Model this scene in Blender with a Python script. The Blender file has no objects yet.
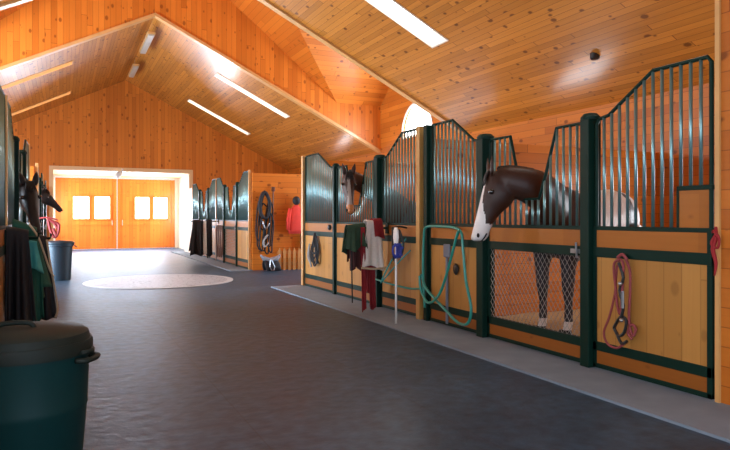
import bpy, bmesh, math, random
from mathutils import Vector as V, noise
PI = math.pi
random.seed(7)
sc = bpy.context.scene
COL = sc.collection

# ---------------------------------------------------------------- materials
def _nt(name):
    m = bpy.data.materials.new(name); m.use_nodes = True
    nt = m.node_tree
    return m, nt, nt.nodes['Principled BSDF']

def plain(name, col, rough=.6, metal=0, spec=.5, coat=0, noise_amt=0, noise_scale=8, bump=0, alpha_col=None):
    m, nt, b = _nt(name)
    b.inputs['Base Color'].default_value = (*col, 1)
    b.inputs['Roughness'].default_value = rough
    b.inputs['Metallic'].default_value = metal
    b.inputs['Specular IOR Level'].default_value = spec
    b.inputs['Coat Weight'].default_value = coat
    b.inputs['Coat Roughness'].default_value = .15
    if noise_amt or bump:
        tc = nt.nodes.new('ShaderNodeTexCoord'); n = nt.nodes.new('ShaderNodeTexNoise')
        n.inputs['Scale'].default_value = noise_scale; n.inputs['Detail'].default_value = 6
        nt.links.new(tc.outputs['Object'], n.inputs['Vector'])
        mx = nt.nodes.new('ShaderNodeMix'); mx.data_type = 'RGBA'
        k = noise_amt
        mx.inputs[6].default_value = (*[c*(1-k) for c in col], 1)
        mx.inputs[7].default_value = (*[min(1, c*(1+k)) for c in col], 1)
        nt.links.new(n.outputs['Fac'], mx.inputs[0]); nt.links.new(mx.outputs[2], b.inputs['Base Color'])
        if bump:
            bp = nt.nodes.new('ShaderNodeBump'); bp.inputs['Strength'].default_value = bump
            bp.inputs['Distance'].default_value = .01
            nt.links.new(n.outputs['Fac'], bp.inputs['Height']); nt.links.new(bp.outputs['Normal'], b.inputs['Normal'])
    return m

def emis(name, col, s):
    m, nt, b = _nt(name)
    b.inputs['Base Color'].default_value = (*col, 1)
    b.inputs['Emission Color'].default_value = (*col, 1)
    b.inputs['Emission Strength'].default_value = s
    return m

def wood(name, along, across, width, lo, hi, knot=.6, coat=.5, spec=.25, coat_rough=.2, rough=.5, grain=.35, groove=.55, length=3.0):
    """tongue and groove boards: along / across are axis letters of the object's own space"""
    m, nt, b = _nt(name); N = nt.nodes; L = nt.links
    def math_(op, a, c=None, d=None):
        n = N.new('ShaderNodeMath'); n.operation = op
        for i, v in enumerate((a, c, d)):
            if v is None: continue
            if isinstance(v, (int, float)): n.inputs[i].default_value = v
            else: L.new(v, n.inputs[i])
        return n.outputs[0]
    tc = N.new('ShaderNodeTexCoord'); sp = N.new('ShaderNodeSeparateXYZ'); L.new(tc.outputs['Object'], sp.inputs[0])
    a = sp.outputs['XYZ'.index(along)]; c = sp.outputs['XYZ'.index(across)]
    u = math_('DIVIDE', c, width); bi = math_('FLOOR', u); fr = math_('FRACT', u)
    wn = N.new('ShaderNodeTexWhiteNoise'); wn.noise_dimensions = '1D'; L.new(bi, wn.inputs['W'])
    a2 = math_('ADD', a, math_('MULTIPLY', wn.outputs['Value'], 7.3))
    seg = math_('FLOOR', math_('DIVIDE', a2, length)); sfr = math_('FRACT', math_('DIVIDE', a2, length))
    wn2 = N.new('ShaderNodeTexWhiteNoise'); wn2.noise_dimensions = '2D'
    cb = N.new('ShaderNodeCombineXYZ'); L.new(bi, cb.inputs[0]); L.new(seg, cb.inputs[1]); L.new(cb.outputs[0], wn2.inputs['Vector'])
    # grain
    cg = N.new('ShaderNodeCombineXYZ')
    L.new(math_('MULTIPLY', a2, 1.1), cg.inputs[0]); L.new(math_('MULTIPLY', c, 30), cg.inputs[1]); L.new(math_('MULTIPLY', bi, 3.7), cg.inputs[2])
    ng = N.new('ShaderNodeTexNoise'); ng.inputs['Scale'].default_value = 1; ng.inputs['Detail'].default_value = 4
    ng.inputs['Distortion'].default_value = .6
    L.new(cg.outputs[0], ng.inputs['Vector'])
    fac = math_('ADD', math_('MULTIPLY', wn2.outputs['Value'], 1-grain), math_('MULTIPLY', ng.outputs['Fac'], grain))
    mx = N.new('ShaderNodeMix'); mx.data_type = 'RGBA'
    mx.inputs[6].default_value = (*lo, 1); mx.inputs[7].default_value = (*hi, 1); L.new(fac, mx.inputs[0])
    out = mx.outputs[2]
    # knots
    if knot:
        ck = N.new('ShaderNodeCombineXYZ'); L.new(math_('MULTIPLY', a2, 2.2), ck.inputs[0]); L.new(math_('MULTIPLY', c, 3.4), ck.inputs[1])
        vk = N.new('ShaderNodeTexVoronoi'); vk.voronoi_dimensions = '2D'; vk.inputs['Scale'].default_value = 1
        L.new(ck.outputs[0], vk.inputs['Vector'])
        sepc = N.new('ShaderNodeSeparateColor'); L.new(vk.outputs['Color'], sepc.inputs[0])
        rad = math_('MULTIPLY', sepc.outputs[0], .13)
        kf = N.new('ShaderNodeMapRange'); L.new(math_('SUBTRACT', vk.outputs['Distance'], rad), kf.inputs['Value'])
        kf.inputs['From Min'].default_value = -.03; kf.inputs['From Max'].default_value = .03
        kf.inputs['To Min'].default_value = knot; kf.inputs['To Max'].default_value = 0
        m2 = N.new('ShaderNodeMix'); m2.data_type = 'RGBA'; L.new(kf.outputs[0], m2.inputs[0]); L.new(out, m2.inputs[6])
        m2.inputs[7].default_value = (lo[0]*.25, lo[1]*.15, lo[2]*.15, 1); out = m2.outputs[2]
    # grooves
    g = math_('MAXIMUM', math_('LESS_THAN', fr, .055), math_('LESS_THAN', sfr, .004))
    m3 = N.new('ShaderNodeMix'); m3.data_type = 'RGBA'; L.new(math_('MULTIPLY', g, groove), m3.inputs[0]); L.new(out, m3.inputs[6])
    m3.inputs[7].default_value = (lo[0]*.3, lo[1]*.22, lo[2]*.2, 1)
    L.new(m3.outputs[2], b.inputs['Base Color'])
    bp = N.new('ShaderNodeBump'); bp.inputs['Strength'].default_value = .25; bp.inputs['Distance'].default_value = .004
    L.new(math_('ADD', math_('MULTIPLY', g, -1), math_('ADD', math_('MULTIPLY', ng.outputs['Fac'], .3), math_('MULTIPLY', wn2.outputs['Value'], .3))), bp.inputs['Height'])
    L.new(bp.outputs['Normal'], b.inputs['Normal'])
    b.inputs['Roughness'].default_value = rough
    b.inputs['Specular IOR Level'].default_value = spec
    b.inputs['Coat Weight'].default_value = coat; b.inputs['Coat Roughness'].default_value = coat_rough
    return m

LO, HI = (.48, .125, .010), (.76, .245, .028)
CLO, CHI = (.33, .115, .014), (.68, .265, .04)
W_ceil = wood('varnished_ceiling_boards', 'Y', 'X', .095, CLO, CHI, groove=.85, knot=.8, grain=.5, coat=.5, coat_rough=.2)
W_cross = wood('cross_gable_boards', 'X', 'Y', .12, LO, HI, knot=.75)
W_upper = wood('upper_gable_boards', 'Y', 'X', .12, (.44, .095, .008), (.66, .18, .018), knot=.4, coat=.1)
W_gable = wood('vertical_gable_boards', 'Z', 'X', .13, LO, HI, knot=.6, coat=.25, coat_rough=.35)
W_side = wood('side_wall_boards', 'Y', 'Z', .14, (.38, .095, .008), (.62, .19, .02), knot=.7, coat=.15, coat_rough=.3)
W_wallx = wood('crosswise_wall_boards', 'X', 'Z', .14, LO, HI, knot=.7, coat=.15, coat_rough=.3)
W_panel = wood('stall_panel_boards', 'Z', 'Y', .16, (.34, .15, .03), (.52, .25, .06), knot=.3, coat=.1, coat_rough=.3, groove=.3)
W_rail = wood('rail_planks', 'Y', 'Z', .5, (.24, .072, .008), (.40, .135, .018), knot=.3, coat=.12, groove=0)
W_railx = wood('rail_planks_crosswise', 'X', 'Z', .3, (.45, .2, .06), (.62, .3, .1), knot=.2, coat=.2, groove=0)
W_door = wood('door_boards', 'Z', 'X', .14, (.68, .15, .015), (.88, .25, .03), knot=.3, coat=.4, coat_rough=.3)
W_trim = plain('honey_trim_wood', (.62, .33, .11), .5, noise_amt=.2, noise_scale=3, coat=.3)
W_post = plain('yellow_pine_post', (.50, .27, .07), .5, noise_amt=.25, noise_scale=5)
GREEN = plain('dark_green_steel', (.003, .022, .015), .5, spec=.15, coat=.0)
BAR = plain('green_enamel_bars', (.17, .33, .34), .34, metal=.7, spec=1.0, coat=.3)
WIRE = plain('galvanised_wire', (.42, .42, .40), .35, metal=.8)
STEEL = plain('grey_steel', (.35, .36, .38), .3, metal=.9)
CREAM = plain('cream_paint', (.80, .72, .60), .5)
PEACH = plain('pale_peach_boards', (.78, .50, .26), .5)
WHITE = plain('white_paint', (.85, .85, .83), .5)
CONC = plain('concrete', (.20, .26, .33), .75, noise_amt=.22, noise_scale=4, bump=.15)
STRAW = plain('bedding_straw', (.50, .33, .14), .9, noise_amt=.4, noise_scale=30, bump=.8)
SKYP = emis('daylight_pane', (1.0, .98, .93), 7)
SKYB = emis('daylight_glass', (.92, .96, 1.0), 6)
BLACK = plain('black_cloth', (.008, .008, .011), .7, noise_amt=.4, noise_scale=9)
BLKPL = plain('black_rubber', (.012, .012, .012), .4)
DGREEN = plain('green_blanket_cloth', (.008, .085, .055), .8, noise_amt=.3, noise_scale=14)
TEAL = plain('teal_blanket_cloth', (.05, .33, .33), .8, noise_amt=.3, noise_scale=14)
BEIGE = plain('beige_binding', (.55, .42, .28), .8)
WBLANK = plain('white_fleece', (.72, .68, .64), .95, noise_amt=.15, noise_scale=30, bump=.4)
MAROON = plain('maroon_cloth', (.22, .006, .012), .8, noise_amt=.3, noise_scale=14)
REDC = plain('red_cloth', (.75, .05, .03), .8, noise_amt=.15, noise_scale=10)
ROPEP = plain('pink_rope', (.28, .05, .055), .8, noise_amt=.3, noise_scale=80)
REDROPE = plain('red_rope', (.30, .012, .015), .8)
HOSE = plain('teal_hose_rubber', (.012, .27, .22), .35, coat=.4)
BLUEN = plain('blue_nylon', (.03, .05, .35), .6)
BROWNL = plain('brown_leather', (.10, .035, .015), .5, coat=.3)
BGREY = plain('blue_grey_paint', (.16, .19, .25), .5)
CANT = plain('bottle_green_plastic', (.002, .034, .034), .5, spec=.3, noise_amt=.15, noise_scale=3)
CANL = plain('weathered_green_lid', (.010, .017, .013), .6, spec=.3, noise_amt=.3, noise_scale=5)
BINB = plain('slate_blue_plastic', (.012, .035, .055), .45)
# floor
def floor_mat():
    m, nt, b = _nt('dark_stable_floor'); N = nt.nodes; L = nt.links
    tc = N.new('ShaderNodeTexCoord'); n1 = N.new('ShaderNodeTexNoise'); n1.inputs['Scale'].default_value = 1.1; n1.inputs['Detail'].default_value = 8
    n1.inputs['Roughness'].default_value = .65
    n2 = N.new('ShaderNodeTexNoise'); n2.inputs['Scale'].default_value = 9; n2.inputs['Detail'].default_value = 5
    L.new(tc.outputs['Object'], n1.inputs['Vector']); L.new(tc.outputs['Object'], n2.inputs['Vector'])
    cr = N.new('ShaderNodeValToRGB'); L.new(n1.outputs['Fac'], cr.inputs[0])
    cr.color_ramp.elements[0].position = .3; cr.color_ramp.elements[0].color = (.014, .040, .075, 1)
    cr.color_ramp.elements[1].position = .72; cr.color_ramp.elements[1].color = (.040, .085, .140, 1)
    mx = N.new('ShaderNodeMix'); mx.data_type = 'RGBA'; mx.blend_type = 'MULTIPLY'; mx.inputs[0].default_value = .8
    sc2 = N.new('ShaderNodeMapRange'); L.new(n2.outputs['Fac'], sc2.inputs[0]); sc2.inputs['From Min'].default_value = .3; sc2.inputs['From Max'].default_value = .7; sc2.inputs['To Min'].default_value = .45; sc2.inputs['To Max'].default_value = 1.4
    L.new(cr.outputs[0], mx.inputs[6]); L.new(sc2.outputs[0], mx.inputs[7])
    sp = N.new('ShaderNodeSeparateXYZ'); L.new(tc.outputs['Object'], sp.inputs[0])
    def M(op, a, c):
        n = N.new('ShaderNodeMath'); n.operation = op
        for i, v in enumerate((a, c)):
            if isinstance(v, (int, float)): n.inputs[i].default_value = v
            else: L.new(v, n.inputs[i])
        return n.outputs[0]
    seam = M('LESS_THAN', M('FRACT', M('DIVIDE', M('ADD', sp.outputs[0], .13), 1.22), 0), .008)
    mx2 = N.new('ShaderNodeMix'); mx2.data_type = 'RGBA'; L.new(M('MULTIPLY', seam, .45), mx2.inputs[0]); L.new(mx.outputs[2], mx2.inputs[6])
    mx2.inputs[7].default_value = (.012, .013, .016, 1)
    L.new(mx2.outputs[2], b.inputs['Base Color'])
    b.inputs['Specular IOR Level'].default_value = .4
    r = N.new('ShaderNodeMapRange'); L.new(n1.outputs['Fac'], r.inputs[0]); r.inputs['To Min'].default_value = .36; r.inputs['To Max'].default_value = .58
    L.new(r.outputs[0], b.inputs['Roughness'])
    bp = N.new('ShaderNodeBump'); bp.inputs['Strength'].default_value = .6; bp.inputs['Distance'].default_value = .012
    L.new(n2.outputs['Fac'], bp.inputs['Height']); L.new(bp.outputs['Normal'], b.inputs['Normal'])
    return m
FLOOR = floor_mat()

# ---------------------------------------------------------------- mesh helpers
def NB(): return bmesh.new()
def box(bm, x0, x1, y0, y1, z0, z1):
    v = [bm.verts.new((x, y, z)) for x in (x0, x1) for y in (y0, y1) for z in (z0, z1)]
    for f in ((0,1,3,2), (4,6,7,5), (0,4,5,1), (2,3,7,6), (0,2,6,4), (1,5,7,3)): bm.faces.new([v[i] for i in f])
def prism(bm, pts, d):
    """polygon pts extruded by vector d"""
    a = [bm.verts.new(p) for p in pts]; b_ = [bm.verts.new(V(p)+V(d)) for p in pts]
    bm.faces.new(a); bm.faces.new(list(reversed(b_))); n = len(a)
    for i in range(n): bm.faces.new([a[i], b_[i], b_[(i+1) % n], a[(i+1) % n]])
def rings(bm, R, close=True, cap=True):
    """R: list of rings (lists of points)"""
    vs = [[bm.verts.new(p) for p in r] for r in R]; n = len(vs[0])
    for i in range(len(vs)-1):
        for j in range(n if close else n-1):
            bm.faces.new([vs[i][j], vs[i+1][j], vs[i+1][(j+1) % n], vs[i][(j+1) % n]])
    if cap: bm.faces.new(list(reversed(vs[0]))); bm.faces.new(vs[-1])
def tube(bm, pts, r, n=8, closed=False, smooth=0):
    pts = [V(p) for p in pts]
    if smooth:
        if isinstance(r, (list, tuple)):
            r = [r[min(i//smooth, len(r)-1)]*(1-(i % smooth)/smooth)+r[min(i//smooth+1, len(r)-1)]*(i % smooth)/smooth for i in range((len(pts)-1)*smooth+1)]
        pts = catmull(pts, smooth, closed)
    R = []; N_ = len(pts); prev = None
    for i, p in enumerate(pts):
        if closed: t = pts[(i+1) % N_]-pts[i-1]
        else: t = pts[min(i+1, N_-1)]-pts[max(i-1, 0)]
        t = t.normalized() if t.length > 1e-9 else V((0, 0, 1))
        if prev is None:
            u = t.cross(V((0, 0, 1)))
            if u.length < .1: u = t.cross(V((1, 0, 0)))
        else: u = prev-t*prev.dot(t)
        u.normalize(); prev = u; w = t.cross(u)
        rr = r[i] if isinstance(r, (list, tuple)) else r
        R.append([p+(u*math.cos(2*PI*k/n)+w*math.sin(2*PI*k/n))*rr for k in range(n)])
    if closed: R.append(R[0]); rings(bm, R, cap=False)
    else: rings(bm, R)
def catmull(p, k, closed=False):
    out = []; n = len(p)
    for i in range(n if closed else n-1):
        if closed: a, b, c, d = p[i-1], p[i], p[(i+1) % n], p[(i+2) % n]
        else: a, b, c, d = p[max(i-1, 0)], p[i], p[i+1], p[min(i+2, n-1)]
        for j in range(k):
            t = j/k
            out.append(.5*((2*b)+(c-a)*t+(2*a-5*b+4*c-d)*t*t+(3*b-a-3*c+d)*t**3))
    if not closed: out.append(p[-1])
    return out
def ellip(c, ax, up, w, h, n=20):
    ax = ax.normalized(); s = ax.cross(up).normalized(); u = s.cross(ax).normalized()
    return [c+s*math.cos(2*PI*k/n)*w+u*math.sin(2*PI*k/n)*h for k in range(n)]
def lathe(bm, c, prof, n=32):
    rings(bm, [[(c[0]+r*math.cos(2*PI*k/n), c[1]+r*math.sin(2*PI*k/n), c[2]+z) for k in range(n)] for r, z in prof])
def sphere(bm, c, r, sq=(1, 1, 1), n=12):
    pr = [(max(.001, r*math.sin(PI*i/n)), -r*math.cos(PI*i/n)) for i in range(n+1)]
    rings(bm, [[(c[0]+q*math.cos(2*PI*k/n)*sq[0], c[1]+q*math.sin(2*PI*k/n)*sq[1], c[2]+z*sq[2]) for k in range(n)] for q, z in pr])
def world_loc(o):
    p = V(o.location)
    while o.parent: o = o.parent; p = p+V(o.location)
    return p
def obj(name, bm, mats, parent=None, smooth=False, bevel=0, loc=None):
    """link bm (built in room coordinates) as one mesh object; its origin is its parent's, or loc"""
    base = world_loc(parent) if parent else V(loc or (0, 0, 0))
    bmesh.ops.translate(bm, verts=bm.verts, vec=-base)
    bmesh.ops.recalc_face_normals(bm, faces=bm.faces)
    me = bpy.data.meshes.new(name); bm.to_mesh(me); bm.free()
    for m in (mats if isinstance(mats, (list, tuple)) else [mats]): me.materials.append(m)
    o = bpy.data.objects.new(name, me); COL.objects.link(o)
    if parent: o.parent = parent
    elif loc: o.location = loc
    if smooth:
        for p in me.polygons: p.use_smooth = True
    if bevel:
        b = o.modifiers.new('bevel', 'BEVEL'); b.width = bevel; b.segments = 2; b.limit_method = 'ANGLE'
    return o
def thing(name, label, cat, loc, group=None):
    o = bpy.data.objects.new(name, None); COL.objects.link(o); o.location = loc; o.empty_display_size = .1
    return tag(o, label, cat, group)
def tag(o, label, cat, group=None):
    o['label'] = label; o['category'] = cat
    if group: o['group'] = group
    return o
def struct(name, bm, mat, **k):
    o = obj(name, bm, mat, **k)
    if not k.get('parent'): o['kind'] = 'structure'
    return o
def struct_empty(name, loc):
    o = bpy.data.objects.new(name, None); COL.objects.link(o); o.location = loc; o['kind'] = 'structure'; o.empty_display_size = .1
    return o

# ---------------------------------------------------------------- room constants
XR, XL = 8.43, -4.23        # outer walls
SR, SL = 4.26, -.52         # stall fronts
RX, RZ = 2.1, 6.45          # ridge
Y0, YA, YB, YF, YV = -4.0, 12.5, 16.8, 25.4, 28.8
EAVE = RZ-.5*(XR-RX)
def cz(x): return RZ-.5*abs(x-RX)

# ceilings with skylight wells
def slope(name, side, ya, yb, holes):
    if ya == YB: ya += .02
    if yb == YA: yb -= .02
    bm = NB(); xs = sorted({RX, XR if side > 0 else XL, *[h[0] for h in holes], *[h[1] for h in holes]})
    ys = sorted({ya, yb, *[h[2] for h in holes], *[h[3] for h in holes]})
    for i in range(len(xs)-1):
        for j in range(len(ys)-1):
            a, b, c, d = xs[i], xs[i+1], ys[j], ys[j+1]
            if any(h[0] <= (a+b)/2 <= h[1] and h[2] <= (c+d)/2 <= h[3] for h in holes): continue
            prism(bm, [(a, c, cz(a)), (b, c, cz(b)), (b, d, cz(b)), (a, d, cz(a))], (0, 0, .12))
    return struct(name, bm, W_ceil)
WIN = [0]
def well(x0, x1, y0, y1, H=.30):
    WIN[0] += 1
    r = struct_empty('window_%d' % WIN[0], ((x0+x1)/2, (y0+y1)/2, cz((x0+x1)/2)))
    bm = NB(); t = .03
    def q(xa, xb, ya, yb):
        prism(bm, [(xa, ya, cz(xa)-.02), (xb, ya, cz(xb)-.02), (xb, yb, cz(xb)-.02), (xa, yb, cz(xa)-.02)], (0, 0, H))
    q(x0, x0+t, y0, y1); q(x1-t, x1, y0, y1); q(x0+t, x1-t, y0, y0+t); q(x0+t, x1-t, y1-t, y1)
    obj('window_trim', bm, W_trim if H > .4 else CREAM, r)
    bm = NB()
    prism(bm, [(x0, y0, cz(x0)+H-.02), (x1, y0, cz(x1)+H-.02), (x1, y1, cz(x1)+H-.02), (x0, y1, cz(x0)+H-.02)], (0, 0, .02))
    obj('window_pane', bm, SKYP, r)
near_r = [(4.0, 6.1, 9.5, 10.05), (4.0, 6.15, 4.6, 5.2)]
near_l = [(-1.95, .2, 9.35, 9.95), (-1.95, .2, 4.6, 5.2)]
far_r = [(4.0, 6.2, 18.45, 18.85), (4.0, 6.2, 22.95, 23.35)]
far_l = [(-1.95, .25, 18.75, 19.15), (-1.95, .25, 23.3, 23.7)]
slope('ceiling', 1, Y0, YA, near_r); slope('ceiling', -1, Y0, YA, near_l)
slope('ceiling', 1, YB, YF, far_r); slope('ceiling', -1, YB, YF, far_l)
for h in near_r+near_l+far_r: well(*h)
for h in far_l: well(*h, H=.6)

# crossing: higher roof with a cross gable
HZ = lambda x: 8.6-.81*abs(x-RX) if abs(x-RX) < 4.94 else 4.6
YM = (YA+YB)/2
for sg in (1, -1):
    X = lambda d: RX+sg*d
    bm = NB()
    prism(bm, [(X(0), YB, 8.6), (X(4.94), YB, 4.6), (X(2.78), YM, 6.35), (X(4.94), YA, 4.6), (X(0), YA, 8.6)], (0, 0, .1))
    struct('ceiling', bm, W_upper)
    bm = NB()
    for ye in (YA, YB):
        prism(bm, [(X(4.94), ye, 4.6), (X(6.33), ye, 4.6), (X(6.33), YM, 6.35), (X(2.78), YM, 6.35)], (0, 0, .1))
    struct('ceiling', bm, W_cross)
# header walls over the two wing openings
for nm, y, d in (('wall_near_header', YA, -.15), ('wall_far_header', YB, .15)):
    bm = NB()
    pts = [(XL, y, cz(XL)), (RX, y, RZ), (XR, y, cz(XR)), (XR, y, 4.75), (RX+4.94, y, 4.75), (RX, y, 8.75), (RX-4.94, y, 4.75), (XL, y, 4.75)]
    L_ = [pts[0], pts[1], pts[5], pts[6], pts[7]]; R_ = [pts[1], pts[2], pts[3], pts[4], pts[5]]
    prism(bm, L_, (0, d, 0)); prism(bm, R_, (0, d, 0)); struct(nm, bm, W_gable)
n = 0
for y, d in ((YA+.01, -.17), (YB-.03, .19)):
    n += 1; bm = NB()
    for xe in (XL, XR):
        prism(bm, [(RX, y, RZ-.05), (xe, y, cz(xe)-.05), (xe, y, cz(xe)+.03), (RX, y, RZ+.03)], (0, d, 0))
    struct('trim_%d' % n, bm, W_trim)

# outer side walls
def cells(bm, x0, x1, y0, y1, z0, z1, holes, axis='x'):
    """wall slab between x0..x1 thick, with rectangular holes (a, b, za, zb) along y (axis x) or along x (axis y)"""
    a0, a1 = (y0, y1) if axis == 'x' else (x0, x1)
    As = sorted({a0, a1, *[h[0] for h in holes], *[h[1] for h in holes]}); Zs = sorted({z0, z1, *[h[2] for h in holes], *[h[3] for h in holes]})
    for i in range(len(As)-1):
        for j in range(len(Zs)-1):
            am, zm = (As[i]+As[i+1])/2, (Zs[j]+Zs[j+1])/2
            if any(h[0] <= am <= h[1] and h[2] <= zm <= h[3] for h in holes): continue
            if axis == 'x': box(bm, x0, x1, As[i], As[i+1], Zs[j], Zs[j+1])
            else: box(bm, As[i], As[i+1], y0, y1, Zs[j], Zs[j+1])
stall_w_r = [(4.6, 5.6, 1.1, 1.9), (9.5, 10.7, 1.05, 1.95), (18.2, 19.0, 1.1, 1.9), (22.0, 22.8, 1.1, 1.9)]
stall_w_l = [(3.8, 6.4, 1.2, 2.5), (8.0, 11.0, 1.2, 2.5), (16.6, 19.0, 1.2, 2.5), (20.4, 23.0, 1.2, 2.5)]
cross_door = (13.0, 16.3, 0, 2.7)
for nm, x0, x1 in (('wall_right', XR, XR+.15), ('wall_left', XL-.15, XL)):
    bm = NB(); stall_w = stall_w_r if x0 > 0 else stall_w_l
    cells(bm, x0, x1, Y0, YF+3.6, 0, 3.0, stall_w+[cross_door]); box(bm, x0, x1, YM-.8, YM+.8, 3.0, 3.5)
    box(bm, x0, x1, Y0, YA, 3.0, EAVE+.1); box(bm, x0, x1, YB, YF+3.6, 3.0, EAVE+.1)
    # gable over the crossing with the arched window
    ys = [YA+.0]+[YM+.8*math.cos(PI*(1-k/20)) for k in range(21)]+[YB]
    top = lambda y: 6.45-abs(y-YM)*.82
    arch = lambda y: 3.58+math.sqrt(max(0, .64-(y-YM)**2))
    for i in range(len(ys)-1):
        a, b = ys[i], ys[i+1]
        if a < YM-.801 or b > YM+.801:
            prism(bm, [(x0, a, 3.0), (x0, b, 3.0), (x0, b, top(b)), (x0, a, top(a))], (x1-x0, 0, 0))
        else:
            ta = [(x0, a, arch(a)), (x0, b, arch(b))]
            tp = [(x0, b, top(b)), (x0, a, top(a))]
            if a < YM < b: tp = [(x0, b, top(b)), (x0, YM, top(YM)), (x0, a, top(a))]
            prism(bm, ta+tp, (x1-x0, 0, 0))
    struct(nm, bm, W_side)
    # arched window
    WIN[0] += 1
    r = struct_empty('window_%d' % WIN[0], ((x0+x1)/2, YM, 3.0)); xm = (x0+x1)/2
    bm = NB(); pts = [(xm, YM-.8, 3.5)]+[(xm, YM-.8*math.cos(PI*k/24), 3.58+.8*math.sin(PI*k/24)) for k in range(25)]+[(xm, YM+.8, 3.5)]
    prism(bm, pts, (.02, 0, 0)); obj('window_pane', bm, SKYB, r)
    bm = NB(); xi = x0-.01 if x0 > 0 else x1+.01
    tube(bm, [(xi, p[1], p[2]) for p in pts], .03, 6, closed=True); obj('window_trim', bm, CREAM, r)
    for (a, b, za, zb) in stall_w+[(cross_door[0], cross_door[1], 1.0, 2.6)]:
        if za == 1.0: continue
        WIN[0] += 1
        r = struct_empty('window_%d' % WIN[0], (xm, (a+b)/2, za))
        bm = NB(); box(bm, xm, xm+.02, a, b, za, zb); obj('window_pane', bm, SKYB, r)
        bm = NB()
        box(bm, x0-.02, x1+.02, a, b, za-.05, za+.02); box(bm, x0-.02, x1+.02, a, b, zb-.02, zb+.05)
        box(bm, xm-.02, xm+.04, (a+b)/2-.02, (a+b)/2+.02, za, zb); obj('window_trim', bm, CREAM, r)

# end walls
bm = NB()
cells(bm, XL, XR, YF, YF+.15, 0, EAVE, [(-.32, 4.44, 0, 3.05)], 'y')
prism(bm, [(XL, YF, EAVE), (XR, YF, EAVE), (RX, YF, RZ+.1)], (0, .15, 0)); struct('wall_far', bm, W_gable)
bm = NB()
cells(bm, XL, XR, Y0-.15, Y0, 0, EAVE, [(-.3, 4.3, 0, 3.0)], 'y')
prism(bm, [(XL, Y0-.15, EAVE), (XR, Y0-.15, EAVE), (RX, Y0-.15, RZ+.1)], (0, .15, 0)); struct('wall_back', bm, W_gable)
# entrance porch beyond the far wall
bm = NB(); box(bm, -.6, 4.75, YF+.15, YV+.2, 3.05, 3.15); struct('ceiling', bm, PEACH)
pw = [(26.2, 28.2, 1.0, 2.5)]
bm = NB(); cells(bm, -.6, -.45, YF+.15, YV, 0, 3.05, pw); struct('wall_porch_left', bm, CREAM)
bm = NB(); cells(bm, 4.58, 4.73, YF+.15, YV, 0, 3.05, pw); struct('wall_porch_right', bm, CREAM)
for x in (-.52, 4.65):
    WIN[0] += 1; r = struct_empty('window_%d' % WIN[0], (x, 27.2, 1.0))
    bm = NB(); box(bm, x, x+.02, 26.2, 28.2, 1.0, 2.5); obj('window_pane', bm, SKYB, r)
    bm = NB()
    for y in (26.2, 27.17, 28.14): box(bm, x-.06, x+.06, y, y+.06, 1.0, 2.5)
    for z in (1.0, 2.44): box(bm, x-.06, x+.06, 26.2, 28.2, z, z+.06)
    obj('window_frame', bm, CREAM, r)
bm = NB(); t = .13
box(bm, -.32-t, -.32, YF-.04, YF+.19, 0, 3.05+t); box(bm, 4.44, 4.44+t, YF-.04, YF+.19, 0, 3.05+t); box(bm, -.32, 4.44, YF-.04, YF+.19, 3.05, 3.05+t)
struct('trim_3', bm, PEACH)
bm = NB(); cells(bm, -.6, 4.75, YV, YV+.2, 0, 3.05, [(-.3, 4.42, 0, 2.98)], 'y'); struct('wall_porch_end', bm, CREAM)
# double sliding doors with four bright panes
D1 = None
for k, (xa, xb) in enumerate(((-.3, 2.06), (2.06, 4.42))):
    r = struct_empty('door_%d' % (k+1), ((xa+xb)/2, YV+.05, 0))
    cxs = [(xa+xb)/2-.42-.05+(.0), (xa+xb)/2+.42]
    px = [((.35, 1.0), (1.16, 1.8)), ((2.75, 3.37), (3.50, 4.12))][k]
    bm = NB(); cells(bm, xa+.01, xb-.01, YV+.03, YV+.09, .02, 2.96, [(p[0], p[1], 1.25, 2.22) for p in px], 'y')
    obj('door_leaf', bm, W_door, r)
    bm = NB()
    for z in (.02, 1.0, 2.35, 2.84): box(bm, xa+.01, xb-.01, YV+.0, YV+.03, z, z+.12)
    for x in (xa+.01, xb-.13): box(bm, x, x+.12, YV-.005, YV+.03, .02, 2.96)
    obj('door_frame', bm, W_door, r)
    for p in px:
        bm = NB(); box(bm, p[0], p[1], YV+.05, YV+.07, 1.25, 2.22); w = obj('window_pane', bm, SKYB, r)
        bm = NB(); s = .03
        for (a, b, c, d) in ((p[0]-s, p[0]+s, 1.22, 2.25), (p[1]-s, p[1]+s, 1.22, 2.25), (p[0], p[1], 1.22, 1.28), (p[0], p[1], 2.19, 2.25)):
            box(bm, a, b, YV-.01, YV+.02, c, d)
        obj('window_frame', bm, W_door, w)
    bm = NB(); hx = xb-.2 if k == 0 else xa+.2
    tube(bm, [(hx, YV-.0, 1.0), (hx, YV-.06, 1.02), (hx, YV-.06, 1.2), (hx, YV, 1.22)], .012); obj('door_handle', bm, STEEL, r)

# floor
bm = NB(); box(bm, XL-.15, XR+.15, Y0-6, YV+.3, -.12, 0); struct('floor', bm, FLOOR)
n = 3
for (xa, xb, ya, yb) in ((3.6, SR+.05, Y0, 11.85), (3.75, SR+.05, 15.75, YF), (SL-.05, -.42, Y0, 11.85), (SL-.05, -.35, 15.75, YF)):
    n += 1; bm = NB(); box(bm, xa, xb, ya, yb, -.01, .02); struct('trim_%d' % n, bm, CONC)
bm = NB(); box(bm, XL, SL, 11.70, 11.9, -.01, .012); box(bm, SR, XR, 11.70, 11.9, -.01, .012); struct('trim_%d' % (n+1), bm, CONC)
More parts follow.
